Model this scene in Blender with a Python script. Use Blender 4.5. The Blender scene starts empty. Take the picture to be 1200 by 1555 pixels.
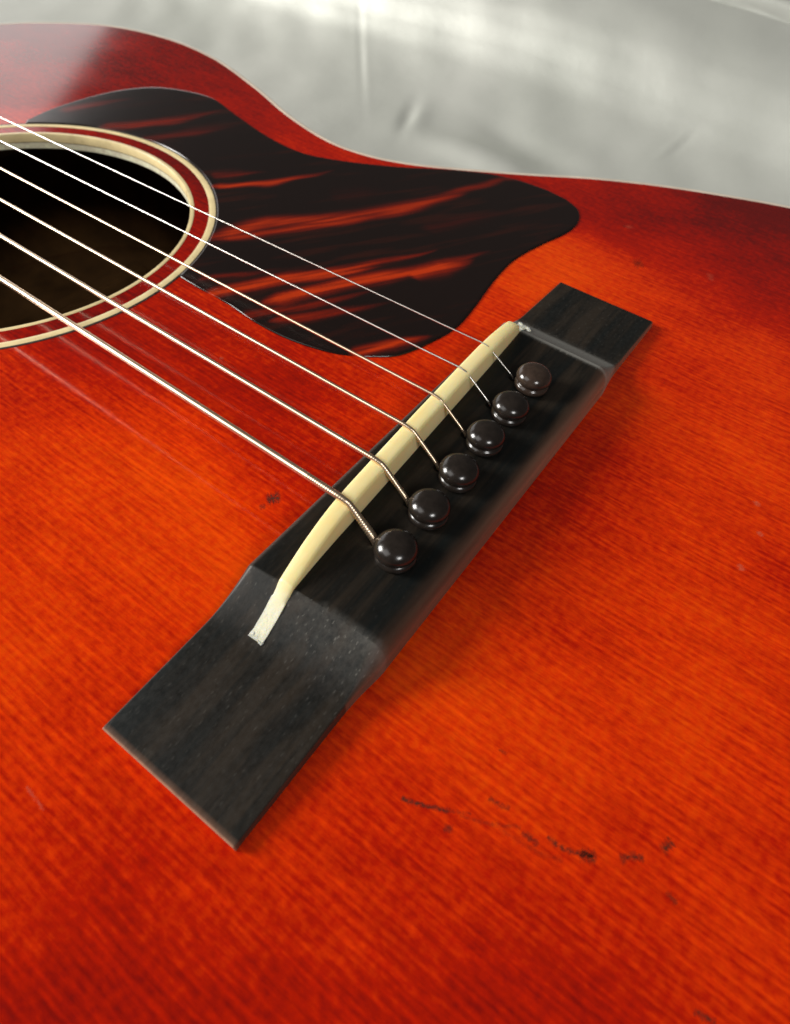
import bpy, bmesh, math, random
import numpy as np
from mathutils import Vector, Matrix

random.seed(4)
np.random.seed(4)
S = 0.001                      # everything below is written in millimetres
C = bpy.context.scene.collection
scn = bpy.context.scene

# ------------------------------------------------------------------ camera
cam_d = bpy.data.cameras.new('camera')
cam = bpy.data.objects.new('camera', cam_d)
C.objects.link(cam)
RX = Vector((0.8082154, 0.58587574, 0.05947665))
UX = Vector((-0.49815086, 0.6263255, 0.59963497))
FX = Vector((-0.31405984, 0.51426256, -0.79806042))
M = Matrix((RX, UX, -FX)).transposed().to_4x4()
M.translation = Vector((34.776, -76.483, 96.917)) * S
cam.matrix_world = M
cam_d.sensor_fit = 'HORIZONTAL'
cam_d.sensor_width = 36
cam_d.lens = 36 * 959.75 / 1200
cam_d.clip_start = 0.005
cam_d.clip_end = 50
cam_d.dof.use_dof = True
cam_d.dof.focus_distance = 0.118
cam_d.dof.aperture_fstop = 30
scn.camera = cam

# ------------------------------------------------------------------ world and lamps
w = bpy.data.worlds.new('World')
scn.world = w
w.use_nodes = True
w.node_tree.nodes['Background'].inputs[0].default_value = (1.0, 0.97, 0.93, 1)
w.node_tree.nodes['Background'].inputs[1].default_value = 0.05


def window_light(name, az, el, dist, sx, sy, strength, col=(1, 1, 1), roll=0.0, at=(-.03, 0, 0)):
    """soft daylight window standing dist metres away, facing the guitar"""
    ld = bpy.data.lights.new(name, 'AREA')
    ld.shape = 'RECTANGLE'
    ld.size, ld.size_y = sx, sy
    ld.energy = strength * sx * sy * 4      # strength = radiance of the pane
    ld.color = col
    o = bpy.data.objects.new(name, ld)
    C.objects.link(o)
    a, e = math.radians(az), math.radians(el)
    v = Vector((math.cos(e) * math.cos(a), math.cos(e) * math.sin(a), math.sin(e)))
    o.location = v * dist + Vector(at)
    q = (v).to_track_quat('Z', 'Y')
    o.rotation_euler = (q.to_matrix() @ Matrix.Rotation(math.radians(roll), 3, 'Z')).to_euler()
    return o


window_light('window_low', 160.6, 5.0, 3.0, 1.9, 2.6, 1.1, (1.0, 0.97, 0.95), -52, (-.21, .08, 0))
window_light('window_side', 206, 24, 2.6, 0.8, 0.9, 25.0, (1.0, 0.97, 0.92), 0)
window_light('window_high', 236, 45, 2.6, 1.2, 1.2, 1.7, (1.0, 0.98, 0.95), 0)
window_light('window_front', -38, 42, 2.4, 0.55, 0.5, 15.0, (1.0, 0.98, 0.96), 0)

scn.view_settings.view_transform = 'Standard'
scn.view_settings.look = 'None'
scn.view_settings.exposure = 0.27
scn.view_settings.gamma = 1.0


# ------------------------------------------------------------------ helpers
def mesh_obj(name, verts, faces, mat, parent=None, smooth=True, attrs=None, autosmooth=None):
    me = bpy.data.meshes.new(name)
    v = np.asarray(verts, dtype=np.float64) * S
    me.from_pydata(v.tolist() if len(v) < 2000 else [tuple(q) for q in v], [], faces)
    me.update()
    if attrs:
        for k, a in attrs.items():
            at = me.attributes.new(k, 'FLOAT', 'POINT')
            at.data.foreach_set('value', np.asarray(a, dtype=np.float32))
    if smooth:
        me.polygons.foreach_set('use_smooth', [True] * len(me.polygons))
    if autosmooth:
        bm = bmesh.new(); bm.from_mesh(me)
        for e in bm.edges:
            if len(e.link_faces) == 2 and e.calc_face_angle(0) > math.radians(autosmooth):
                e.smooth = False
        bm.to_mesh(me); bm.free()
    me.materials.append(mat)
    o = bpy.data.objects.new(name, me)
    C.objects.link(o)
    if parent: o.parent = parent
    return o


def fix_normals(o):
    bm = bmesh.new(); bm.from_mesh(o.data)
    bmesh.ops.recalc_face_normals(bm, faces=bm.faces)
    bm.to_mesh(o.data); bm.free()


def grid_faces(n, m, wrap_m=False):
    f = []
    for i in range(n - 1):
        for j in range(m if wrap_m else m - 1):
            k = (j + 1) % m
            f.append((i * m + j, i * m + k, (i + 1) * m + k, (i + 1) * m + j))
    return f


def catmull(pts, n, closed=False):
    """n points along a smooth curve through pts, even in arc length"""
    P = np.asarray(pts, float)
    if closed:
        Q = np.vstack([P[-1:], P, P[:2]])
    else:
        Q = np.vstack([2 * P[0] - P[1], P, 2 * P[-1] - P[-2]])
    out = []
    for i in range(1, len(Q) - 2):
        p0, p1, p2, p3 = Q[i - 1], Q[i], Q[i + 1], Q[i + 2]
        t = np.linspace(0, 1, 24, endpoint=False)[:, None]
        out.append(.5 * (2 * p1 + (p2 - p0) * t + (2 * p0 - 5 * p1 + 4 * p2 - p3) * t**2 + (3 * p1 - p0 - 3 * p2 + p3) * t**3))
    out.append(Q[-2][None])
    A = np.vstack(out)
    d = np.r_[0, np.cumsum(np.linalg.norm(np.diff(A, axis=0), axis=1))]
    s = np.linspace(0, d[-1], n + (1 if closed else 0))
    R = np.stack([np.interp(s, d, A[:, k]) for k in range(A.shape[1])], -1)
    return R[:-1] if closed else R


def seg_dist(X, Y, pts):
    """distance to a polyline and position (0..1) along it"""
    best = np.full(X.shape, 1e9); pos = np.zeros(X.shape)
    P = np.asarray(pts, float)
    L = np.linalg.norm(np.diff(P, axis=0), axis=1); tot = L.sum(); acc = 0
    for i in range(len(P) - 1):
        a, b = P[i], P[i + 1]; v = b - a
        t = np.clip(((X - a[0]) * v[0] + (Y - a[1]) * v[1]) / (v @ v), 0, 1)
        dd = np.hypot(X - a[0] - t * v[0], Y - a[1] - t * v[1])
        m = dd < best
        best = np.where(m, dd, best); pos = np.where(m, (acc + t * L[i]) / tot, pos)
        acc += L[i]
    return best, pos


def sstep(x, a, b):
    t = np.clip((x - a) / (b - a), 0, 1)
    return t * t * (3 - 2 * t)


# ---- materials
class NT:
    def __init__(s, name):
        s.m = bpy.data.materials.new(name); s.m.use_nodes = True
        s.t = s.m.node_tree; s.b = s.t.nodes['Principled BSDF']
        s.out = s.t.nodes['Material Output']

    def n(s, typ, **kw):
        x = s.t.nodes.new(typ)
        for k, v in kw.items():
            if k.startswith('i_'):
                x.inputs[k[2:].replace('_', ' ')].default_value = v
            else:
                setattr(x, k, v)
        return x

    def l(s, a, b): s.t.links.new(a, b)

    def setp(s, **kw):
        for k, v in kw.items(): s.b.inputs[k.replace('_', ' ')].default_value = v

    def coords(s, sx=1, sy=1, sz=1, loc=(0, 0, 0), rotz=0):
        """object coordinates in millimetres, scaled"""
        tc = s.n('ShaderNodeTexCoord')
        mp = s.n('ShaderNodeMapping')
        mp.inputs['Scale'].default_value = (sx * 1000, sy * 1000, sz * 1000)
        mp.inputs['Location'].default_value = loc
        mp.inputs['Rotation'].default_value = (0, 0, rotz)
        s.l(tc.outputs['Object'], mp.inputs[0])
        return mp.outputs[0]

    def noise(s, vec, scale=1.0, detail=3, rough=.55):
        x = s.n('ShaderNodeTexNoise')
        x.inputs['Scale'].default_value = scale
        x.inputs['Detail'].default_value = detail
        x.inputs['Roughness'].default_value = rough
        s.l(vec, x.inputs['Vector'])
        return x.outputs['Fac']

    def ramp(s, fac, stops):
        x = s.n('ShaderNodeValToRGB'); e = x.color_ramp.elements
        while len(e) < len(stops): e.new(.5)
        for k, (p, c) in enumerate(stops):
            e[k].position = p
            e[k].color = c if len(c) == 4 else (*c, 1)
        s.l(fac, x.inputs[0]); return x.outputs[0]

    def rng(s, v, a, b, c, d):
        x = s.n('ShaderNodeMapRange')
        x.inputs[1].default_value = a; x.inputs[2].default_value = b
        x.inputs[3].default_value = c; x.inputs[4].default_value = d
        s.l(v, x.inputs[0]); return x.outputs[0]

    def math(s, op, a, b=None, clamp=False):
        x = s.n('ShaderNodeMath', operation=op, use_clamp=clamp)
        for k, v in enumerate((a, b)):
            if v is None: continue
            if isinstance(v, (int, float)): x.inputs[k].default_value = v
            else: s.l(v, x.inputs[k])
        return x.outputs[0]

    def mix(s, fac, a, b, mode='MIX'):
        x = s.n('ShaderNodeMix', data_type='RGBA', blend_type=mode)
        for sock, v in ((x.inputs[0], fac), (x.inputs[6], a), (x.inputs[7], b)):
            if isinstance(v, (int, float)): sock.default_value = v
            elif isinstance(v, tuple): sock.default_value = (*v, 1) if len(v) == 3 else v
            else: s.l(v, sock)
        return x.outputs[2]

    def bump(s, h, strength, dist):
        x = s.n('ShaderNodeBump')
        x.inputs['Strength'].default_value = strength
        x.inputs['Distance'].default_value = dist
        s.l(h, x.inputs['Height']); s.l(x.outputs[0], s.b.inputs['Normal'])
        return x.outputs[0]

    def attr(s, name):
        return s.n('ShaderNodeAttribute', attribute_name=name).outputs['Fac']


def lacquered_spruce():
    m = NT('cherry_sunburst_spruce')
    def rings(period, dist, rot, dscale):
        x = m.n('ShaderNodeTexWave', wave_type='BANDS', bands_direction='Y' if rot == 0 else 'X')
        x.inputs['Scale'].default_value = .31416 / period
        x.inputs['Distortion'].default_value = dist
        x.inputs['Detail'].default_value = 3
        x.inputs['Detail Scale'].default_value = dscale
        m.l(m.coords(1 if rot else .12, 1 if rot == 0 else .35, 1), x.inputs['Vector'])
        return x.outputs['Fac']
    grain = m.noise(m.coords(.10, 1.25, .2), 1, 3, .6)
    ringw = rings(1.15, 6.5, 0, 1.1)
    ripple = rings(1.9, 5.0, 1, 1.6)
    grain2 = m.noise(m.coords(.05, .35, .2, (7, 3, 0)), 1, 2, .5)
    silk = m.noise(m.coords(.50, .80, .2, (1, 9, 0), .25), 1, 3, .6)
    cloud = m.noise(m.coords(.03, .04, .03, (11, 4, 0)), 1, 3, .55)
    burst_shade = m.attr('burst_shade')
    b = m.math('ADD', burst_shade, m.rng(cloud, .3, .7, -.09, .21))
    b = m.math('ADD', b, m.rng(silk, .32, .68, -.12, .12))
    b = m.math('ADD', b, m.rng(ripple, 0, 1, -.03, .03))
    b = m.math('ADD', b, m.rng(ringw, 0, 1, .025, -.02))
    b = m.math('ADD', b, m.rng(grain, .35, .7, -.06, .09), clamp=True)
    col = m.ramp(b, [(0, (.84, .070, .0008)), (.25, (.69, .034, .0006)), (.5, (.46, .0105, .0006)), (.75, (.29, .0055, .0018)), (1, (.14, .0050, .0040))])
    k = m.rng(grain, .32, .72, 1.04, .90)
    k = m.math('MULTIPLY', k, m.rng(ringw, 0, 1, .95, 1.03))
    k = m.math('MULTIPLY', k, m.rng(grain2, .3, .7, 1.05, .94))
    k = m.math('MULTIPLY', k, m.rng(ripple, 0, 1, .97, 1.03))
    comb = m.n('ShaderNodeCombineColor')
    for i in range(3): m.l(k, comb.inputs[i])
    col = m.mix(1.0, col, comb.outputs[0], 'MULTIPLY')
    # fine dust specks and tiny pits in the old lacquer
    vo = m.n('ShaderNodeTexVoronoi', feature='F1'); vo.inputs['Scale'].default_value = 1
    m.l(m.coords(.11, .11, .11), vo.inputs['Vector'])
    pit = m.math('LESS_THAN', vo.outputs['Distance'], .028)
    sel = m.math('LESS_THAN', m.noise(m.coords(.05, .05, .05, (30, 0, 0)), 1, 1), .47)
    pit = m.math('MULTIPLY', pit, sel)
    col = m.mix(m.math('MULTIPLY', pit, .45), col, (.16, .02, .006))
    m.l(col, m.b.inputs['Base Color'])
    haze = m.noise(m.coords(.02, .02, .02, (5, 5, 0)), 1, 4, .6)
    m.l(m.rng(haze, .3, .7, .07, .11), m.b.inputs['Roughness'])
    m.setp(Specular_IOR_Level=.36)
    h = m.math('ADD', m.math('MULTIPLY', grain, .5), m.math('MULTIPLY', m.noise(m.coords(.06, .06, .06), 1, 2), 2.5))
    m.bump(h, .05, .00006)
    return m.m


def simple(name, col, rough=.5, spec=.5, metal=0, var=.12, nscale=.3, bump=0, bdist=.00005):
    m = NT(name)
    n = m.noise(m.coords(nscale, nscale, nscale), 1, 4, .6)
    c2 = tuple(min(1, c * (1 + var * 1.6)) for c in col); c1 = tuple(c * (1 - var * 1.6) for c in col)
    m.l(m.ramp(n, [(.3, c1), (.7, c2)]), m.b.inputs['Base Color'])
    m.l(m.rng(n, .3, .7, rough * .85, rough * 1.15), m.b.inputs['Roughness'])
    m.setp(Specular_IOR_Level=spec, Metallic=metal)
    if bump: m.bump(n, bump, bdist)
    return m.m


def tortoise():
    m = NT('firestripe_celluloid')
    st = m.attr('stripe')
    fine = m.attr('vein')
    s2 = st
    base = m.mix(m.rng(fine, .60, .95, 0, .7), (.0105, .0058, .0048), (.034, .008, .005))
    col = m.ramp(s2, [(0, (.0105, .0058, .0048)), (.2, (.050, .0065, .0045)), (.5, (.17, .0105, .0035)), (1, (.50, .036, .004))])
    col = m.mix(m.rng(s2, 0, .2, 0, 1), base, col)
    m.l(col, m.b.inputs['Base Color'])
    m.setp(Roughness=.14, Specular_IOR_Level=.5)
    m.bump(m.noise(m.coords(.07, .07, .07), 1, 2), .12, .0002)
    return m.m


def ebony():
    m = NT('worn_dark_rosewood')
    st = m.noise(m.coords(.26, .022, .3), 1, 4, .6)
    st2 = m.noise(m.coords(1.3, .05, .3, (4, 0, 0)), 1, 3, .6)
    pores = m.noise(m.coords(5.5, .9, 3), 1, 2, .5)
    wear_sheen = m.attr('wear_sheen'); edge = m.attr('edge')
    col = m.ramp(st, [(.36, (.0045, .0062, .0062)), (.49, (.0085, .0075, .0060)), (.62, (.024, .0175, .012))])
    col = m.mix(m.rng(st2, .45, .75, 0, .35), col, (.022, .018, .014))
    # dusty haze on the wings and ramps, ramp sheen painted in as paler grey
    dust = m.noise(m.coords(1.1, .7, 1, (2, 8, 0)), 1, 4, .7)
    dfac = m.math('MULTIPLY', wear_sheen, m.rng(dust, .34, .66, .15, .85), clamp=True)
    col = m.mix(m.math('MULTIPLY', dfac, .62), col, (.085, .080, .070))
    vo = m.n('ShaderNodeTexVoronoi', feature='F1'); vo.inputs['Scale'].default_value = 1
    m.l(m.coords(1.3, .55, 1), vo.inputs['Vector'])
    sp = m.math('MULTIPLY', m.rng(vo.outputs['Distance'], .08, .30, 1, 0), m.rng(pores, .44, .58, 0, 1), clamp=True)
    sp = m.math('MULTIPLY', sp, m.math('ADD', m.math('MULTIPLY', wear_sheen, 1.6), .03), clamp=True)
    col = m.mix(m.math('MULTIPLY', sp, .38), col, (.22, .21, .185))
    col = m.mix(m.math('MULTIPLY', m.math('SUBTRACT', wear_sheen, 1.0, clamp=True), .9), col, (.17, .165, .15))  # treble ramp sheen painted into the base colour
    # pale brown edges; the tail side carries a painted reflection sheen
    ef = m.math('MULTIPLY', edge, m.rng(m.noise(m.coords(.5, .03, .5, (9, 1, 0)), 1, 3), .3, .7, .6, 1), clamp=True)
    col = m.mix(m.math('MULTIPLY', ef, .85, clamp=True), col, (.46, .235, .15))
    m.l(col, m.b.inputs['Base Color'])
    r = m.math('ADD', m.math('MULTIPLY', wear_sheen, .14), m.rng(dust, .3, .7, .33, .45))
    m.l(r, m.b.inputs['Roughness'])
    m.setp(Specular_IOR_Level=.24)
    h = m.math('ADD', m.math('MULTIPLY', st2, .6), m.math('MULTIPLY', pores, .5))
    m.bump(h, .35, .00008)
    return m.m


def bone():
    m = NT('aged_ivory_bone')
    n = m.noise(m.coords(.5, .06, .25), 1, 4, .6)
    n2 = m.noise(m.coords(.12, .12, .12, (3, 0, 0)), 1, 2)
    col = m.ramp(n, [(.3, (.90, .72, .30)), (.7, (.95, .82, .42))])
    col = m.mix(m.rng(n2, .3, .7, 0, .3), col, (.93, .86, .60))
    m.l(m.mix(m.attr('raw'), col, (.84, .80, .62)), m.b.inputs['Base Color'])
    m.l(m.rng(m.attr('raw'), 0, 1, .34, .75), m.b.inputs['Roughness'])
    m.setp(Specular_IOR_Level=.5, Subsurface_Weight=.45, Subsurface_Scale=.003)
    m.b.inputs['Subsurface Radius'].default_value = (1, .7, .35)
    h = m.noise(m.coords(1.6, 1.2, 1.4), 1, 3)
    m.bump(m.math('MULTIPLY', h, m.math('ADD', m.attr('raw'), .06)), .6, .00025)
    return m.m


def wound_metal(name, col, rough):
    m = NT(name)
    n = m.noise(m.coords(.3, .3, .3), 1, 3)
    m.l(m.ramp(n, [(.3, tuple(c * .9 for c in col)), (.7, col)]), m.b.inputs['Base Color'])
    m.setp(Metallic=1, Roughness=rough)
    return m.m


def satin_backdrop():
    m = NT('crumpled_silver_grey_satin')
    n = m.noise(m.coords(.008, .008, .008), 1, 4, .6)
    fine = m.noise(m.coords(.35, .35, .35), 1, 4, .7)
    col = m.ramp(n, [(.3, (.44, .455, .41)), (.7, (.52, .53, .485))])
    col = m.mix(m.rng(fine, .35, .7, 0, .10), col, (.60, .59, .55))
    m.l(col, m.b.inputs['Base Color'])
    m.setp(Metallic=.26, Roughness=.42, Specular_IOR_Level=.6)
    m.l(m.rng(n, .3, .7, .44, .52), m.b.inputs['Roughness'])
    h = m.math('ADD', m.math('MULTIPLY', m.noise(m.coords(.035, .035, .035, (2, 2, 2)), 1, 2, .5), 2.5), m.math('MULTIPLY', fine, .5))
    m.bump(h, .22, .0010)
    return m.m


M_top = lacquered_spruce()
M_guard = tortoise()
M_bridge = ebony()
M_bone = bone()
M_cream = simple('aged_cream_celluloid', (.90, .72, .38), .3, .5, 0, .08, .15)
M_edge = simple('amber_edge_binding', (.72, .62, .50), .22, .5, 0, .08, .1)
M_blackline = simple('black_purfling', (.02, .014, .009), .4, .4)
M_side = simple('dark_mahogany_lacquer', (.09, .010, .005), .2, .5, 0, .2, .05)
M_inside = simple('raw_mahogany_inside', (.085, .040, .012), .8, .2, 0, .25, .06)
M_endgrain = simple('pale_raw_spruce_edge', (.92, .80, .58), .6, .3, 0, .15, .8)
M_pin = simple('polished_black_pin_plastic', (.017, .0128, .0102), .20, .55, 0, .2, .5, .1, .00003)
M_pin_brown = simple('polished_brown_black_pin_plastic', (.040, .026, .019), .18, .5, 0, .2, .5, .1, .00003)
M_hole = simple('dark_pin_hole', (.004, .003, .002), .9, .1)
M_plain = wound_metal('plain_steel_string', (.84, .80, .74), .32)
M_bronze = wound_metal('bronze_wound_string', (.90, .70, .50), .36)
M_fboard = simple('dark_rosewood_fingerboard', (.03, .017, .010), .45, .4, 0, .3, .2)
M_nickel = simple('nickel_fret_wire', (.75, .73, .68), .25, .5, 1)
M_pearl = simple('pearl_dot', (.75, .74, .68), .2, .6)
M_cloth = satin_backdrop()


def stain_mat(name, col, rough):
    m = NT(name)
    m.setp(Roughness=rough); m.b.inputs['Base Color'].default_value = (*col, 1)
    tr = m.n('ShaderNodeBsdfTransparent'); mx = m.n('ShaderNodeMixShader')
    n = m.noise(m.coords(1.9, 1.9, 1.9), 1, 4, .7)
    f = m.math('MULTIPLY', m.attr('strength'), m.rng(n, .36, .64, .1, 1.0), clamp=True)
    m.l(f, mx.inputs[0]); m.l(tr.outputs[0], mx.inputs[1]); m.l(m.b.outputs[0], mx.inputs[2])
    m.l(mx.outputs[0], m.out.inputs[0])
    return m.m


M_scar = stain_mat('dark_lacquer_scar', (.085, .016, .005), .5)
M_ding = stain_mat('pale_lacquer_ding', (.72, .22, .12), .5)

# ------------------------------------------------------------------ backdrop (surface the guitar lies on, sweeping up behind)
def build_backdrop():
    us = np.r_[np.linspace(-1500, -560, 60), np.linspace(-556, 160, 300), np.linspace(166, 1300, 70)]
    # profile in (y, z): flat under the guitar, then a broad soft fold rising behind it
    prof = [(-900, -106), (-300, -106), (0, -106), (150, -106), (230, -105.5), (290, -103), (330, -96), (362, -85.5), (383, -73), (395, -61), (405, -48), (415, -37), (430, -26.5), (455, -16), (490, -6.5), (530, 0), (570, 3), (640, 1), (720, -12), (800, -50), (900, -106), (1300, -106)]
    pr = catmull([(a, b, 0) for a, b in prof], 1600)
    keep = [i for i in range(1600) if 270 < pr[i, 0] < 540 or i % 12 == 0 or i == 1599]
    pr = pr[keep]
    nu, nv = len(us), len(pr)
    Y0_, U = np.meshgrid(pr[:, 0], us, indexing='ij')
    Z0_ = np.repeat(pr[:, 1:2], nu, 1)
    k = sstep(Y0_, 190, 330)
    dz = 3 * np.sin(U / 120. + Y0_ / 130.) * k + 2.0 * np.sin(U / 52. - Y0_ / 48. + 1) * k
    dz += .5 * np.sin(U / 9. + Y0_ / 14. + 2 * np.sin(Y0_ / 31.)) * np.sin(Y0_ / 23. - U / 37.) * k
    for (cx, cy, sx, sy, a, rot) in CREASES:
        dx, dy = U - cx, Y0_ - cy
        ca, sa = math.cos(rot), math.sin(rot)
        p, q = dx * ca + dy * sa, -dx * sa + dy * ca
        dz += a * np.exp(-(p / sx) ** 2 - (q / sy) ** 2)
    t = np.clip((Z0_ + 60) / 160., 0, 1)
    V = np.stack([U, Y0_ - dz * t * .8, Z0_ + dz * (1 - .6 * t)], -1).reshape(-1, 3)
    o = mesh_obj('backdrop', V, grid_faces(nv, nu), M_cloth)
    o['kind'] = 'structure'
    o['label'] = 'silver grey satin cloth with a broad fold behind the guitar'
    return o


CREASES = [(-299, 364, 3.0, 40, .8, .70), (-306, 369, 2.4, 40, -1.3, .70), (-237, 333, 5, 16, -2.6, .35), (-229, 336, 7, 14, 1.2, .35), (-172, 321, 46, 12, 6.5, .02), (-150, 347, 45, 9, -3.0, -.10), (-66, 380, 8, 1.8, .8, 1.15), (-60, 383, 8, 1.8, -.8, 1.15), (-60, 453.5, 85, 1.8, -7, .03), (-60, 460, 90, 5, 6, .03), (-420, 400, 40, 10, 1.5, .5), (-120, 430, 60, 12, .6, -.3), (-330, 420, 30, 9, -1.0, -.2), (-150, 372, 70, 12, 1.0, .1)]
build_backdrop()

# ------------------------------------------------------------------ the guitar
guitar = bpy.data.objects.new('acoustic_guitar', None)
C.objects.link(guitar)
guitar.empty_display_size = .05
guitar['label'] = 'cherry red sunburst acoustic guitar lying face up with firestripe pickguard and black rectangular bridge'
guitar['category'] = 'guitar'

half = [(-295.5, 0), (-295, 25), (-292.5, 50), (-287, 72), (-279.6, 88.6), (-269, 103), (-248.5, 119.8), (-220.6, 127.1), (-192.2, 125.3), (-162.4, 116.3), (-136.2, 106.2), (-113.9, 100.6), (-98.4, 101.2), (-84.7, 105.8), (-70.1, 114.4), (-51.6, 126.9), (-33.7, 140.0), (-14.9, 151.0), (4.8, 160.1), (24.4, 167.7), (60, 178.5), (95, 183), (130, 178), (160, 161), (181, 133), (193, 95), (198.5, 50), (200, 0)]
full = half + [(a, -b) for a, b in half[-2:0:-1]]
OUT = catmull([(a, b, 0) for a, b in full], 720, closed=True)[:, :2]
NRM = np.roll(OUT, -1, 0) - np.roll(OUT, 1, 0)
NRM = np.stack([-NRM[:, 1], NRM[:, 0]], -1); NRM /= np.linalg.norm(NRM, axis=1)[:, None]   # outward for this winding
cen = OUT.mean(0)
if ((OUT - cen) * NRM).sum() < 0: NRM = -NRM


def sweep(name, prof, mat, parent, closed_prof=False, smooth=40):
    """prof: list of (inset, z); inset > 0 goes inwards"""
    V = []
    for ins, z in prof:
        Q = OUT - NRM * ins
        V += [(a, b, z) for a, b in Q]
    n = len(OUT)
    f = grid_faces(len(prof), n, True)
    if closed_prof:
        L = len(prof) - 1
        f += [(L * n + j, L * n + (j + 1) % n, (j + 1) % n, j) for j in range(n)]
    o = mesh_obj(name, V, f, mat, parent, True, None, smooth)
    fix_normals(o)
    return o


HX, HY = -149.3, 0.15
R_IN, R_OUT = 51.4, 58.9


def dist_edge(X, Y):
    P = OUT[::3]
    d = np.full(X.shape, 1e9)
    for p in P: d = np.minimum(d, (X - p[0])**2 + (Y - p[1])**2)
    return np.sqrt(d)


SPRAY_SHADE = [(-74, -43, 0.15), (-53, -58, 0.05), (-31, -73, 0.12), (-57, -40, 0.15), (-30, -40, 0.1), (-66, -24, 0.35), (-45, -6, 0.45), (-65, -6, 0.5), (-21, -12, 0.4), (-84, -27, 0.45), (-11, -82, 0.2), (-4, -92, 0.45), (4, -99, 0.7), (6, -85, 0.35), (20, -87, 0.65), (33, -78, 0.55), (23, -72, 0.3), (33, -65, 0.35), (36, -53, 0.25), (23, -51, 0.1), (53, -64, 0.5), (66, -54, 0.42), (77, -46, 0.38), (53, -45, 0.3), (68, -34, 0.25), (54, -22, 0.15), (67, -12, 0.15), (35, -7, 0.25), (54, 8, 0.3), (44, 41, 0.3), (25, 51, 0.1), (40, 77, 0.2), (-8, 86, 0.0), (6, 98, 0.35), (21, 111, 0.65), (34, 123, 0.75), (40, 100, 0.45), (10, 144, 0.85), (-14, 123, 0.7), (27, 150, 0.9), (-25, 79, 0.05), (-22, 51, 0.1), (-24, 36, 0.25), (27, 27, 0.3), (19, 21, 0.35), (-191, 114, 0.75), (-148, 105, 0.6), (-110, 95, 0.45), (-79, 109, 0.5), (-49, 122, 0.6), (-92, -28, 0.5), (-22, 25, 0.4), (-217, 88, 0.8), (-233, 71, 0.8), (-33, -59, 0.08), (-11, -58, 0.05), (34, -30, 0.2), (39, -39, 0.15), (59, -36, 0.2), (-72, 23, 0.4)]  # red strength at points on the top: part finish, part painted shade


def tone_attrs(X, Y):
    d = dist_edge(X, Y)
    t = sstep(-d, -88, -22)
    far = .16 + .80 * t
    # sprayed red of the sunburst plus some painted-in shade, one smooth map
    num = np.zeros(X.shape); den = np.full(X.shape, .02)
    for a, b, v in SPRAY_SHADE:
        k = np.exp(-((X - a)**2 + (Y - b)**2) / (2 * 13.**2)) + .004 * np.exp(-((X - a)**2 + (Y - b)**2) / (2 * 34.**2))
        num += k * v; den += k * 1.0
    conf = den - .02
    burst_shade = (num + .02 * far) / den
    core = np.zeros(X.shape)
    return burst_shade, core


def build_soundboard():
    w_x = np.interp
    hx = np.array([p[0] for p in half]); hy = np.array([p[1] for p in half])
    top = OUT[(OUT[:, 1] >= 0)]; top = top[np.argsort(top[:, 0])]
    xs = np.r_[np.linspace(-294.9, -292, 5, endpoint=False), np.arange(-292, 196, 1.25), np.linspace(196, 199.6, 5)]
    ty = np.linspace(-1, 1, 281)
    wd = np.interp(xs, top[:, 0], top[:, 1]) - .9
    X = np.repeat(xs[:, None], len(ty), 1); Y = wd[:, None] * ty[None]
    n, m = X.shape
    X, Y = X.ravel(), Y.ravel()
    r = np.hypot(X - HX, Y - HY)
    b, c = tone_attrs(X, Y)
    F = []
    rr = r.reshape(n, m)
    for i in range(n - 1):
        for j in range(m - 1):
            if min(rr[i, j], rr[i + 1, j + 1], rr[i + 1, j], rr[i, j + 1]) > 53.2:
                F.append((i * m + j, (i + 1) * m + j, (i + 1) * m + j + 1, i * m + j + 1))
    V = np.stack([X, Y, np.zeros_like(X)], -1)
    o = mesh_obj('soundboard', V, F, M_top, guitar, True, {'burst_shade': b, 'core': c})
    return o


build_soundboard()


def ring(name, profile, mat, parent, n=256, attrs=False):
    a = np.linspace(0, 2 * np.pi, n, endpoint=False)
    V = [(HX + r * math.cos(t), HY + r * math.sin(t), z) for r, z in profile for t in a]
    at = None
    if attrs:
        A = np.array(V); b, c = tone_attrs(A[:, 0], A[:, 1]); at = {'burst_shade': b + .25, 'core': c + .1}
    o = mesh_obj(name, V, grid_faces(len(profile), n, True), mat, parent, True, at, 40)
    fix_normals(o)
    return o


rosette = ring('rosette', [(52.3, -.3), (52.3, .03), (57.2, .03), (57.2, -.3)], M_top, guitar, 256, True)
ring('outer_ring', [(56.75, -.2), (56.75, .08), (57.0, .13), (58.4, .13), (58.6, .08), (58.6, -.2)], M_cream, rosette)
ring('outer_line', [(58.6, -.2), (58.6, .09), (59.15, .09), (59.2, -.2)], M_blackline, rosette)
ring('inner_ring', [(51.35, -2.4), (51.35, -.15), (51.55, .12), (52.35, .15), (52.55, .08), (52.55, -.3)], M_cream, rosette)
ring('inner_line', [(51.36, -2.4), (51.42, -2.42), (51.42, -2.55), (51.36, -2.58)], M_side, rosette)
ring('hole_edge', [(51.38, -2.58), (51.38, -4.3), (51.7, -4.6), (56, -4.6)], M_endgrain, rosette)

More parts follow.
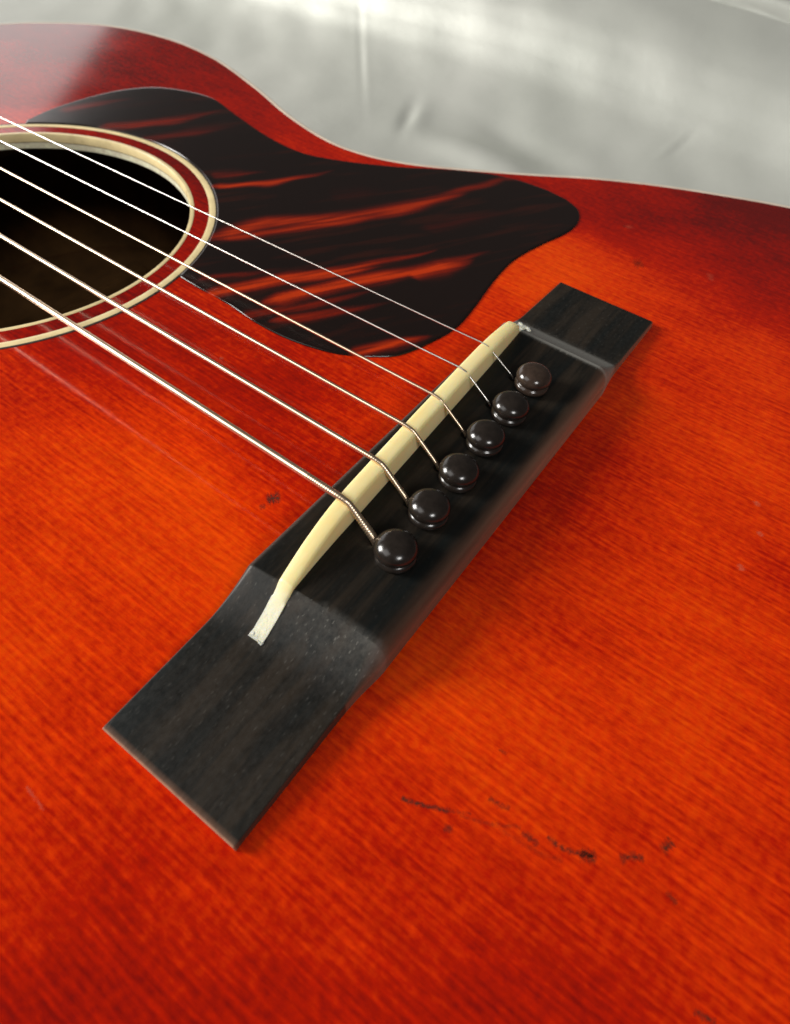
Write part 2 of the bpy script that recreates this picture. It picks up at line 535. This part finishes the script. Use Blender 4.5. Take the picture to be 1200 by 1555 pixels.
# binding, sides and back
sweep('binding', [(1.95, -.05), (1.8, .05), (1.0, .06), (.5, .0), (.22, -.2), (.08, -.6), (.05, -1.4), (.05, -6.5), (1.7, -6.5)], M_edge, guitar)
sweep('side_panel', [(.5, -6.5), (.1, -6.6), (.1, -99), (.5, -99.2), (3.2, -99.2), (3.2, -3), (6, -3), (6, -3.2)], M_side, guitar)
sweep('inner_side', [(3.35, -3.1), (3.35, -99)], M_inside, guitar)
sweep('lining', [(3.0, -3.05), (9.5, -3.05), (9.5, -9), (3.0, -18)], M_inside, guitar)
bk = [(a, b, -101) for a, b in OUT] + [(a, b, -99.25) for a, b in OUT]
nO = len(OUT)
back = mesh_obj('back_panel', bk, [tuple(range(nO)), tuple(range(2 * nO - 1, nO - 1, -1))] + [(j, (j + 1) % nO, nO + (j + 1) % nO, nO + j) for j in range(nO)], M_inside, guitar, False)
fix_normals(back)


def box(name, x0, x1, y0, y1, z0, z1, mat, parent, bev=.3):
    bm = bmesh.new()
    bmesh.ops.create_cube(bm, size=1)
    for v in bm.verts:
        v.co = Vector(((x0 + x1) / 2 + v.co.x * (x1 - x0), (y0 + y1) / 2 + v.co.y * (y1 - y0), (z0 + z1) / 2 + v.co.z * (z1 - z0))) * S
    bmesh.ops.bevel(bm, geom=bm.edges[:], offset=bev * S, segments=2, affect='EDGES')
    me = bpy.data.meshes.new(name); bm.to_mesh(me); bm.free(); me.materials.append(mat)
    o = bpy.data.objects.new(name, me); C.objects.link(o); o.parent = parent
    return o


for xx in (-212, -86):
    box('brace', xx - 4, xx + 4, -94, 94, -14, -3.2, M_inside, guitar, 1)
for xx in (-230, -130, -30, 80):
    box('back_brace', xx - 4, xx + 4, -90, 90, -99.2, -88, M_inside, guitar, 1)

# ------------------------------------------------------------------ pickguard
STREAKS = [
    ([(-193.2, 52.6), (-188.4, 65.0), (-182.5, 77.3)], 2.7, 0.35),
    ([(-174.0, 53.5), (-165.4, 65.5), (-159.3, 77.3), (-154.8, 93.2)], 3.2, 0.5),
    ([(-157.6, 55.9), (-145.9, 79.6), (-142.1, 88.3)], 3.2, 0.25),
    ([(-119.5, 50.6), (-108.6, 62.3), (-101.9, 76.0), (-97.8, 84.0)], 1.7, 0.75),
    ([(-123.7, 55.0), (-112.6, 69.5)], 2.19, 0.3),
    ([(-99.5, 28.5), (-97.4, 31.9), (-92.8, 45.3), (-80.5, 59.8), (-69.6, 77.3), (-64.0, 90.4), (-58.5, 106.7), (-53.4, 119.0), (-41.4, 121.4)], 3.24, 0.7),
    ([(-97.7, 29.7), (-90.6, 40.3), (-77.7, 59.4), (-65.5, 80.0), (-61.4, 90.1)], 1.78, 0.6),
    ([(-81.5, 9.4), (-78.0, 15.0), (-71.6, 27.5), (-63.2, 38.8), (-55.8, 52.2), (-47.7, 67.7)], 2.42, 0.9),
    ([(-67.3, 18.0), (-63.4, 25.8), (-57.1, 38.1), (-48.7, 51.5), (-42.2, 64.3), (-36.1, 77.2)], 2.8, 0.95),
    ([(-46.8, 51.9), (-40.5, 65.0), (-37.5, 70.6)], 2.88, 0.9),
    ([(-68.5, 10.0), (-57.5, 25.4), (-49.2, 41.9)], 2.13, 0.4),
    ([(-60.7, 13.2), (-47.3, 32.4), (-42.6, 40.1)], 1.92, 0.5),
    ([(-39.1, 16.7), (-32.7, 26.5), (-28.0, 35.1)], 1.72, 0.9),
    ([(-86.0, 13.7), (-81.0, 22.7), (-73.7, 32.4)], 1.41, 0.3),
    ([(-57.3, 73.5), (-46.7, 93.0), (-39.1, 104.1)], 3.77, 0.12),
    ([(-89.0, 70.0), (-76.6, 87.0)], 4.94, 0.08),
]


def build_pickguard():
    ang0 = math.degrees(math.atan2(40, -44)); ang1 = math.degrees(math.atan2(12.9, 58.5))
    arc = [(HX + 59.35 * math.cos(math.radians(a)), HY + 59.35 * math.sin(math.radians(a))) for a in np.linspace(ang0, ang1, 26)]
    bottom = catmull([(a, b, 0) for a, b in arc], 200)[:, :2]
    low = catmull([(a, b, 0) for a, b in [arc[-1], (-84, 12.6), (-74, 12.6), (-63.5, 11.6), (-53, 12), (-43, 14.5), (-36, 18.2)]], 130)[:, :2]
    Bt = np.vstack([bottom, low[1:]])
    Tp = catmull([(a, b, 0) for a, b in [(-194.5, 41.5), (-196, 52), (-195.3, 66), (-192, 79.5), (-184, 90), (-167, 96), (-150, 91.9), (-132.1, 87.4), (-116.8, 85.8), (-105.0, 88.6), (-87, 98.4), (-69.0, 111.6), (-56, 118.2), (-43, 120.2), (-33, 119)]], 330)[:, :2]
    Rt = catmull([(a, b, 0) for a, b in [(-36, 18.2), (-30, 24), (-26.8, 33), (-25.2, 42), (-26.3, 53), (-28.4, 66), (-29.1, 78), (-27.1, 90), (-24.4, 101), (-24.4, 109), (-27.5, 115.5), (-33, 119)]], 200)[:, :2]

    def res(P, n):
        d = np.r_[0, np.cumsum(np.linalg.norm(np.diff(P, axis=0), axis=1))]
        s = np.linspace(0, d[-1], n)
        return np.stack([np.interp(s, d, P[:, k]) for k in (0, 1)], -1)
    n, m = 340, 180
    B, T, Rr = res(Bt, n), res(Tp, n), res(Rt, m)
    u = np.linspace(0, 1, n)[:, None, None]; v = np.linspace(0, 1, m)[None, :, None]
    Lf = B[0][None] * (1 - v[0]) + T[0][None] * v[0]
    G = (1 - v) * B[:, None] + v * T[:, None] + (1 - u) * Lf[None] + u * Rr[None] - ((1 - u) * (1 - v) * B[0] + u * v * T[-1] + u * (1 - v) * B[-1] + (1 - u) * v * T[0])
    # relax the interior so the grid never folds over itself
    for it in range(1500):
        G[1:-1, 1:-1] = .5 * .25 * 2 * (G[2:, 1:-1] + G[:-2, 1:-1] + G[1:-1, 2:] + G[1:-1, :-2])
    X, Y = G[..., 0].ravel(), G[..., 1].ravel()
    st = np.zeros(X.shape)
    from mathutils import noise as mn
    ca, sa = math.cos(math.radians(60)), math.sin(math.radians(60))
    along, acr = X * ca + Y * sa, -X * sa + Y * ca
    vein = np.array([mn.fractal((a * .035, b * .30, 3.3), 1.0, 2.0, 4) for a, b in zip(along, acr)])
    warp = np.array([mn.noise((a * .09, b * .12, 9.1)) for a, b in zip(along, acr)])
    thin = np.array([mn.fractal((a * .05, b * 1.1, 1.7), 1.0, 2.0, 3) for a, b in zip(along, acr)])
    Xw, Yw = X - sa * warp * 1.4, Y + ca * warp * 1.4
    for pts, wd, it in STREAKS:
        P = catmull([(a, b, 0) for a, b in pts], 24)[:, :2]
        d, pos = seg_dist(Xw, Yw, P)
        taper = np.clip(np.minimum((pos + .03) / .10, (1 - pos) / .50), 0, 1) ** .8
        ww = wd * (.18 + .74 * taper) * (1 + .25 * warp)
        c_ = np.exp(-(d / ww)**2) * it * (.15 + .95 * taper)
        c_ *= np.clip(1.0 + .6 * thin, .4, 1.2)
        st = np.maximum(st, c_ * np.where((pos <= 0) | (pos >= 1), np.exp(-(d / ww)**2), 1))
    vein = np.clip(.5 + .6 * vein, 0, 1)
    z = np.full(X.shape, .38)
    V = np.stack([X, Y, z], -1)
    F = grid_faces(n, m)
    # bevelled rim down to the soundboard
    idx = [i * m for i in range(n)] + [(n - 1) * m + j for j in range(1, m)] + [i * m + m - 1 for i in range(n - 2, -1, -1)] + [j for j in range(m - 2, 0, -1)]
    P = V[idx, :2]; N = np.roll(P, -1, 0) - np.roll(P, 1, 0); N = np.stack([N[:, 1], -N[:, 0]], -1); N /= np.linalg.norm(N, axis=1)[:, None] + 1e-9
    k = len(idx); base = len(V)
    r1 = np.c_[P + N * .22, np.full(k, .26)]; r2 = np.c_[P + N * .30, np.full(k, .012)]
    V = np.vstack([V, r1, r2])
    for a in range(k):
        b = (a + 1) % k
        F.append((idx[a], base + a, base + b, idx[b]))
        F.append((base + a, base + k + a, base + k + b, base + b))
    sts = np.r_[st, st[idx], st[idx]]
    o = mesh_obj('pickguard', V, F, M_guard, guitar, True, {'stripe': sts, 'vein': np.r_[vein, vein[idx], vein[idx]]})
    fix_normals(o)
    if o.data.polygons[1000].normal.z < 0: o.data.flip_normals()


build_pickguard()

# ------------------------------------------------------------------ bridge
BW, Y0, Y1, HC = 13.2, -73.9, 75.0, 7.2
YC = .6


def bridge_h(y, x=0.0):
    a = abs(y - YC)
    if y < 0: a += .085 * x
    if a < 41.8: return HC
    e = 53.5
    if a < e:
        s = (e - a) / (e - 41.8)
        return 2.75 + (HC - 2.75) * s ** 1.75
    return 2.75 - (a - e) / (74.5 - e) * 1.05


def build_bridge():
    ys = sorted(set([round(v, 3) for v in list(np.linspace(Y0 + .35, -53, 26)) + list(np.linspace(-53, -41, 44)) + list(np.linspace(-41, 42.2, 60)) + list(np.linspace(42.2, 54, 44)) + list(np.linspace(54, Y1 - .35, 26))] + [YC - 41.8, YC + 41.8]))
    rows, wear_sheen, edge = [], [], []
    NS = 64
    sts = [(Y0, .25)] + [(y, 0) for y in ys] + [(Y1, .25)]
    for y, drop in sts:
        def hh(x): return bridge_h(y, x) - drop
        h0 = bridge_h(y) - drop
        c = min(1, max(0, (bridge_h(y) - 2.6) / (HC - 2.6)))
        c = c * c * (3 - 2 * c)
        # section: bottom front, top front rounding, top, tail rounding, bottom tail
        rl = .35 + 1.0 * c; rr_w = .35 + 2.7 * c
        xl = -BW - .35 * c; xr = BW + .1 + .8 * c
        pts = [(xl, 0, 0), (xl, max(.05, h0 - rl) * .5, 0)]
        for k in range(7):
            t = k / 6 * math.pi / 2
            x_ = xl + rl * (1 - math.cos(t)); h = hh(x_)
            pts.append((x_, h - rl + rl * math.sin(t), .8 * (1 - k / 6)))
        for k in range(1, 12):
            x_ = xl + rl + (xr - rr_w - xl - rl) * k / 12
            pts.append((x_, hh(x_), 0))
        for k in range(0, 13):
            t = k / 12 * math.pi / 2
            x_ = xr - rr_w + rr_w * math.sin(t); h = hh(x_)
            cc = min(1, max(0, (h - 2.6) / (HC - 2.6)))
            ez = max(.02, h - .4 - 3.0 * cc)
            pts.append((x_, ez + (h - ez) * math.cos(t), (k / 12) ** 1.3 * .95))
        pts.append((xr + .1, 0, .9))
        rows.append([(p[0], y, p[1]) for p in pts])
        tr = (1 if c < .02 else 0)
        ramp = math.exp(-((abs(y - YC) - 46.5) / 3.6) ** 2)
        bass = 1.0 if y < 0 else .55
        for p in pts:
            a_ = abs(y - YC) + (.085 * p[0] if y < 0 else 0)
            if a_ < 41.6: wear_sheen.append(.03); continue
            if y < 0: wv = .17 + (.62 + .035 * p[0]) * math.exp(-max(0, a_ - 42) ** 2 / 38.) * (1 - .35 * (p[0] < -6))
            else: wv = .16 + 2.6 * math.exp(-((a_ - 44.5) / 5.0) ** 4)  # the strong term paints the sheen of the treble ramp
            wear_sheen.append(float(wv))
        yf = .55 + .45 * sstep(np.array(y), -40, 30) if y > -50 else .14  # tail-side sheen put into the colour, rising towards the treble
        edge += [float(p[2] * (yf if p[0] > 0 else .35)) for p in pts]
    m = len(rows[0]); n = len(rows)
    V = [p for r in rows for p in r]
    F = grid_faces(n, m)
    F.append(tuple(range(m)))
    F.append(tuple(range((n - 1) * m, n * m))[::-1])
    F += [(i * m, (i + 1) * m, (i + 1) * m + m - 1, i * m + m - 1) for i in range(n - 1)]
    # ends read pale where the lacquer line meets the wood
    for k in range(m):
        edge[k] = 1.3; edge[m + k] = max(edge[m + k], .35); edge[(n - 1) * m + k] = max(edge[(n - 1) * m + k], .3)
    o = mesh_obj('bridge', V, F, M_bridge, guitar, True, {'wear_sheen': wear_sheen, 'edge': edge}, 28)
    fix_normals(o)
    return o


bridge = build_bridge()

PX = [(3.84 - .0449 * k * 11.3, k * 10.49) for k in (np.arange(6) - 2.5)]
SY = [.56 + k * 10.365 for k in (np.arange(6) - 2.5)]
GA = [1.34, 1.04, .78, .60, .40, .31]


def saddle_x(y): return -8.0 - .0475 * (y - .56) + .0016 * max(0, -26 - y) ** 2


def build_saddle():
    ys = np.r_[np.linspace(-49.8, -38, 40), np.linspace(-37.7, 38, 60), np.linspace(38.4, 47.0, 30)]
    kx = [-60, -50.6, -46, -43, -41.0, -38.5, -35, -31, -27, -22, -15, 0, 15, 25, 31, 35.5, 38.5, 40.3, 41.0, 41.5, 60]
    kz = [0, 0, 0, .25, .85, 1.7, 2.8, 3.75, 4.45, 4.75, 4.9, 5.0, 4.9, 4.6, 4.2, 3.5, 2.9, 2.3, 1.0, .05, 0]
    V, raw = [], []
    rnd = random.Random(2)
    for i, y in enumerate(ys):
        hb = bridge_h(y, saddle_x(y)) + .12
        z = hb + np.interp(y, kx, kz)
        # raw stub where the bone runs flush down the ramp, broken end
        r = float(np.clip((-41.5 - y) / 5.0, 0, .85)) if y < -41.5 else (1.0 if y > 41.2 else 0.0)
        if y < -41.5: z += rnd.uniform(-.02, .03)
        w = 1.68 - .012 * max(0, abs(y) - 25)
        if y > 41.2: w = 1.6 - (y - 41.2) * .10 + rnd.uniform(-.3, .3); z += rnd.uniform(-.1, .25)
        cx = saddle_x(y)
        if y < -38: w *= 1.0
        rr = .5 if r < .5 else .12
        sec = [(-w, -2), (-w, z - rr - 0), (-w + rr * .3, z - rr * .3), (-w + rr, z - .03), (-w * .3, z + (.05 if r < .5 else 0)), (w * .3, z + (.05 if r < .5 else 0)), (w - rr, z - .05), (w - rr * .3, z - rr * .35), (w, z - rr), (w, -2)]
        for a, b in sec:
            a2 = a; b2 = b if b != -2 else .5
            V.append((cx + a2, y, b2)); raw.append(r)
    m = 10; n = len(ys)
    # ragged ends
    for k in range(m):
        for e, s in ((0, -1), (n - 1, 1)):
            x, y, z = V[e * m + k]
            V[e * m + k] = (x, y + s * rnd.uniform(0, .9), z - .05)
    F = grid_faces(n, m) + [tuple(range(m)), tuple(range((n - 1) * m, n * m))[::-1]]
    o = mesh_obj('saddle', V, F, M_bone, bridge, True, {'raw': raw}, 50)
    fix_normals(o)
    # crumbs of old glue at both ends
    for (x, y, s) in [(-4.6, -50.1, .42), (-3.6, -50.3, .40), (-5.5, -49.9, .45), (-10.6, 47.2, .6), (-9.2, 47.6, .5), (-8.4, 46.4, .6), (-11.4, 48.4, .45), (-8.0, 45.4, .4), (-11.0, 45.9, .5)]:
        bm = bmesh.new(); bmesh.ops.create_icosphere(bm, subdivisions=2, radius=1)
        for v in bm.verts:
            v.co *= rnd.uniform(.75, 1.2)
            v.co = Vector((x + v.co.x * s * 1.3, y + v.co.y * s * 1.1, bridge_h(y, x) + v.co.z * s * .55)) * S
        me = bpy.data.meshes.new('glue_crumb'); bm.to_mesh(me); bm.free()
        at = me.attributes.new('raw', 'FLOAT', 'POINT'); at.data.foreach_set('value', [1.0] * len(me.vertices))
        me.materials.append(M_bone)
        g = bpy.data.objects.new('glue_crumb', me); C.objects.link(g); g.parent = bridge


build_saddle()


def lathe(name, prof, mat, parent, n=48, loc=(0, 0, 0), tilt=(0, 0)):
    a = np.linspace(0, 2 * np.pi, n, endpoint=False)
    V = [(r * math.cos(t), r * math.sin(t), z) for r, z in prof for t in a]
    V.append((0, 0, prof[-1][1] + .01))
    L = (len(prof) - 1) * n
    F = grid_faces(len(prof), n, True) + [(L + j, L + (j + 1) % n, len(V) - 1) for j in range(n)]
    o = mesh_obj(name, V, F, mat, parent, True)
    fix_normals(o)
    o.location = Vector(loc) * S
    o.rotation_euler = (math.radians(tilt[0]), math.radians(tilt[1]), 0)
    return o


pin_prof = [(2.5, -3), (2.7, .02), (3.5, .05), (3.80, .25), (3.94, .6), (3.93, .95), (3.78, 1.22), (3.5, 1.42), (3.30, 1.6), (3.30, 1.8), (3.46, 1.98), (3.82, 2.14), (4.0, 2.4), (4.06, 2.72), (4.0, 3.08), (3.82, 3.46), (3.52, 3.84), (3.1, 4.2), (2.58, 4.5), (1.98, 4.74), (1.3, 4.9), (.65, 4.98), (.2, 5.0)]
pin0 = None
tilts = [(1.5, -2), (-1, 1), (0, -1.5), (2, 1), (-1.5, 0), (0, 2.5)]
lifts = [-.1, .1, 0, .2, -.05, .25]
for i, (x, y) in enumerate(PX):
    if pin0 is None:
        pin0 = lathe('bridge_pin', pin_prof, M_pin, bridge)
        p = pin0
    else:
        p = pin0.copy(); C.objects.link(p); p.parent = bridge
    if i == 5:
        p.data = pin0.data.copy(); p.data.materials[0] = M_pin_brown
        p['label'] = 'brownish black bridge pin nearest the treble wing'
    p.location = Vector((x, y, HC + lifts[i])) * S
    p.scale = (.93, .93, 1.0)
    p.rotation_euler = (math.radians(tilts[i][0]), math.radians(tilts[i][1]), i * 1.3)

# string slots beside each pin: dark tapered recess mouths
for i, (x, y) in enumerate(PX):
    n = 20; V = []
    for k in range(n):
        t = 2 * math.pi * k / n
        V.append((x - 4.15 + 1.15 * math.cos(t), y + .85 * math.sin(t), HC + .012))
    mesh_obj('pin_slot', V, [tuple(range(n))], M_hole, bridge, False)


def tube(name, path, rad, mat, parent, n=12, ridge=None):
    P = np.asarray(path, float); T = np.gradient(P, axis=0); T /= np.linalg.norm(T, axis=1)[:, None]
    V = []
    for i, (p, t) in enumerate(zip(P, T)):
        s = np.cross(t, (0, 0, 1.)); s /= np.linalg.norm(s); u = np.cross(s, t)
        r = rad[i] if hasattr(rad, '__len__') else rad
        for k in range(n):
            a = 2 * math.pi * k / n
            V.append(p + r * (math.cos(a) * s + math.sin(a) * u))
    F = grid_faces(len(P), n, True) + [tuple(range(n)), tuple(range((len(P) - 1) * n, len(P) * n))[::-1]]
    o = mesh_obj(name, V, F, mat, parent, True)
    fix_normals(o)
    return o


SDT = []
for i in range(6):
    ys_, g = SY[i], GA[i] / 2
    sx = saddle_x(ys_)
    kz = np.interp(ys_, [-60, -50.6, -46, -42.6, -41.0, -38.5, -35, -31, -27, -22, -15, 0, 15, 25, 31], [0, 0, 0, 0, .45, 1.35, 2.7, 3.7, 4.45, 4.75, 4.9, 5.0, 4.9, 4.6, 4.1])
    zt = HC + .15 + kz + g
    px, py = PX[i]
    D = 628.
    nut_y = ys_ * (1 - .37); zn = 9.0
    k0 = [(-636, nut_y, zn), (sx - 60, ys_ * (1 - .37 * 60 / D), zt + (zn - zt) * 60 / D), (sx - 8, ys_ * (1 - .37 * 8 / D), zt + (zn - zt) * 8 / D)]
    end = (px - 4.35, py, HC + .05 + g)
    bend = [(sx - 2.2, ys_, zt + .02), (sx - .9, ys_, zt - .02), (sx + .3, ys_ * .998, zt - .22), (sx + 1.3, ys_ * .996, zt - .75)]
    e1 = np.array(end); b1 = np.array(bend[-1])
    mid = b1 * .5 + e1 * .5 + np.array((0, 0, .12))
    tail = [tuple(mid), tuple(e1), (px - 4.0, py, HC - 1.6), (px - 3.8, py, HC - 4)]
    straight = np.linspace(k0[0], k0[2], 60)
    cv = catmull(list(map(tuple, [k0[2]] + bend + tail)), 150 if i < 4 else 90)
    path = np.vstack([straight[:-1], cv])
    if i < 4:
        s = np.arange(len(path)); rad = np.full(len(path), g)
        arc = np.r_[0, np.cumsum(np.linalg.norm(np.diff(path, axis=0), axis=1))]
        a0 = arc[59]
        rid = (arc > a0 - 1)
        rad = rad * (1 + rid * .045 * np.sin(2 * np.pi * (arc - a0) / (.42 + .1 * g)))
        # the extra wrap by the ball end
        if i == 0: rad = rad * (1 + .16 * sstep(arc, a0 + 12, a0 + 14))
    else:
        rad = g
    tube('string', path, rad, M_bronze if i < 4 else M_plain, guitar, 14)

# ------------------------------------------------------------------ neck and fingerboard (beyond the left edge of the frame)
def board(name, x0, x1, w0, w1, z0, z1, mat):
    V = [(x0, -w0, z0), (x1, -w1, z0), (x1, w1, z0), (x0, w0, z0), (x0, -w0, z1), (x1, -w1, z1), (x1, w1, z1), (x0, w0, z1)]
    o = mesh_obj(name, V, [(3, 2, 1, 0), (4, 5, 6, 7), (0, 1, 5, 4), (1, 2, 6, 5), (2, 3, 7, 6), (3, 0, 4, 7)], mat, guitar, False)
    return o


fb = board('fingerboard', -634, -214, 22, 28.5, .2, 5.6, M_fboard)
fr_bm = bmesh.new()
bmesh.ops.create_cone(fr_bm, cap_ends=True, segments=12, radius1=1.0 * S, radius2=1.0 * S, depth=1)
bmesh.ops.rotate(fr_bm, matrix=Matrix.Rotation(math.pi / 2, 3, 'X'), verts=fr_bm.verts)
fme = bpy.data.meshes.new('fret'); fr_bm.to_mesh(fme); fr_bm.free(); fme.materials.append(M_nickel)
for k in range(1, 20):
    x = -636 + 628 * (1 - 2 ** (-k / 12))
    o = bpy.data.objects.new('fret', fme); C.objects.link(o); o.parent = fb
    o.location = (x * S, 0, 5.75 * S); o.scale = (1, (44 + (x + 634) / 420 * 13) * S, 1)
box('nut', -639, -634.2, -22, 22, .3, 8.4, M_bone, guitar, .5)
# neck shaft with rounded back
V = []; nn = 14
for x, hw_, dp in [(-660, 21, 14), (-634, 21.5, 15), (-400, 25, 17), (-330, 27, 24), (-300, 28, 60), (-296.5, 28, 92)]:
    for k in range(nn + 1):
        t = math.pi * k / nn
        V.append((x, -hw_ * math.cos(t), .1 - dp * math.sin(t) ** .8))
neck = mesh_obj('neck', V, grid_faces(6, nn + 1) + [tuple(k * (nn + 1) for k in range(0))] if False else grid_faces(6, nn + 1), M_side, guitar)
fix_normals(neck)

# ------------------------------------------------------------------ wear marks in the lacquer
MARKS = [
    ([(27.6, -55.0), (31.2, -53.7), (34.0, -52.3)], .22, .95),
    ([(34.0, -52.3), (36.6, -50.8)], .16, .35),
    ([(37.8, -47.4), (39.2, -47.4), (40.7, -46.9)], .25, .55),
    ([(43.9, -48.5), (46.2, -48.5)], .30, .6),
    ([(47.0, -46.9), (49, -46.9), (51.1, -46.3), (53.2, -45.2)], .24, .75),
    ([(51.9, -46.0), (53.4, -45.2)], .5, 1.0),
    ([(56.6, -43.2), (57.6, -42.0), (59.0, -41.3)], .34, .75),
    ([(61.0, -38.5), (61.5, -36.9)], .42, .85),
    ([(34.7, -54.6), (35.5, -54.2)], .34, .75),
    ([(63.3, -43.2), (64.8, -43.7)], .22, .5),
    ([(70.9, -53.4), (73.2, -52.9)], .26, .7),
    ([(35.4, -40.6), (36.6, -40.4)], .18, .5),
    ([(-24.2, -26.6), (-23.2, -25.3)], .75, 1.25),
    ([(-24.1, -29.1), (-23.7, -28.5)], .42, .7),
    ([(-1.5, 100.2), (-.4, 101.3)], 1.1, .6),
    ([(35.6, -51.8), (39, -50.6), (43.2, -48.1)], .2, .3),
    ([(41, -50), (46, -49.6), (50, -48.2)], .25, .2),
]
DINGS = [
    ([(52.6, 33.8), (53.5, 33.2)], .35, .6), ([(55.5, 26.5), (56.1, 25.9)], .35, .65), ([(54.7, 16.3), (55.6, 15.5)], .35, .6),
    ([(-67.1, -4.1), (-66.3, -4.4)], .3, .5), ([(-60.8, -3.1), (-60.2, -3.2)], .3, .5), ([(-15.6, -85.3), (-11.2, -85.8)], .16, .3),
    ([(-11.6, 118.2), (-10.7, 117.6)], .7, .3), ([(17.1, 109.6), (18.4, 106.9)], .5, .25),
]


def ribbon(name, pts, wd, it, mat, z=.012):
    P = catmull([(a, b, 0) for a, b in pts], 15)[:, :2]
    T = np.gradient(P, axis=0); T /= np.linalg.norm(T, axis=1)[:, None]; N = np.stack([-T[:, 1], T[:, 0]], -1)
    P = np.vstack([P[:1] - T[:1] * wd, P, P[-1:] + T[-1:] * wd]); N = np.vstack([N[:1], N, N[-1:]])
    V, A = [], []
    rnd = random.Random(int(abs(pts[0][0] * 10)))
    for i, (p, nv) in enumerate(zip(P, N)):
        endf = 0 if i in (0, len(P) - 1) else 1
        ww = wd * rnd.uniform(.7, 1.3); off = rnd.uniform(-.25, .25) * wd
        for k in (-2, -1, 0, 1, 2):
            q = p + nv * (k * ww * 1.15 + off)
            V.append((q[0], q[1], z)); A.append(endf * it * (1, .62, 0)[abs(k)])
    o = mesh_obj(name, V, grid_faces(len(P), 5), mat, guitar, True, {'strength': A})
    o.data.polygons[0].normal
    return o


for pts, wd, it in MARKS: ribbon('scratch', pts, wd * .9, it * 1.05, M_scar)
for pts, wd, it in DINGS: ribbon('ding', pts, wd * .9, it * .75, M_ding, .016)
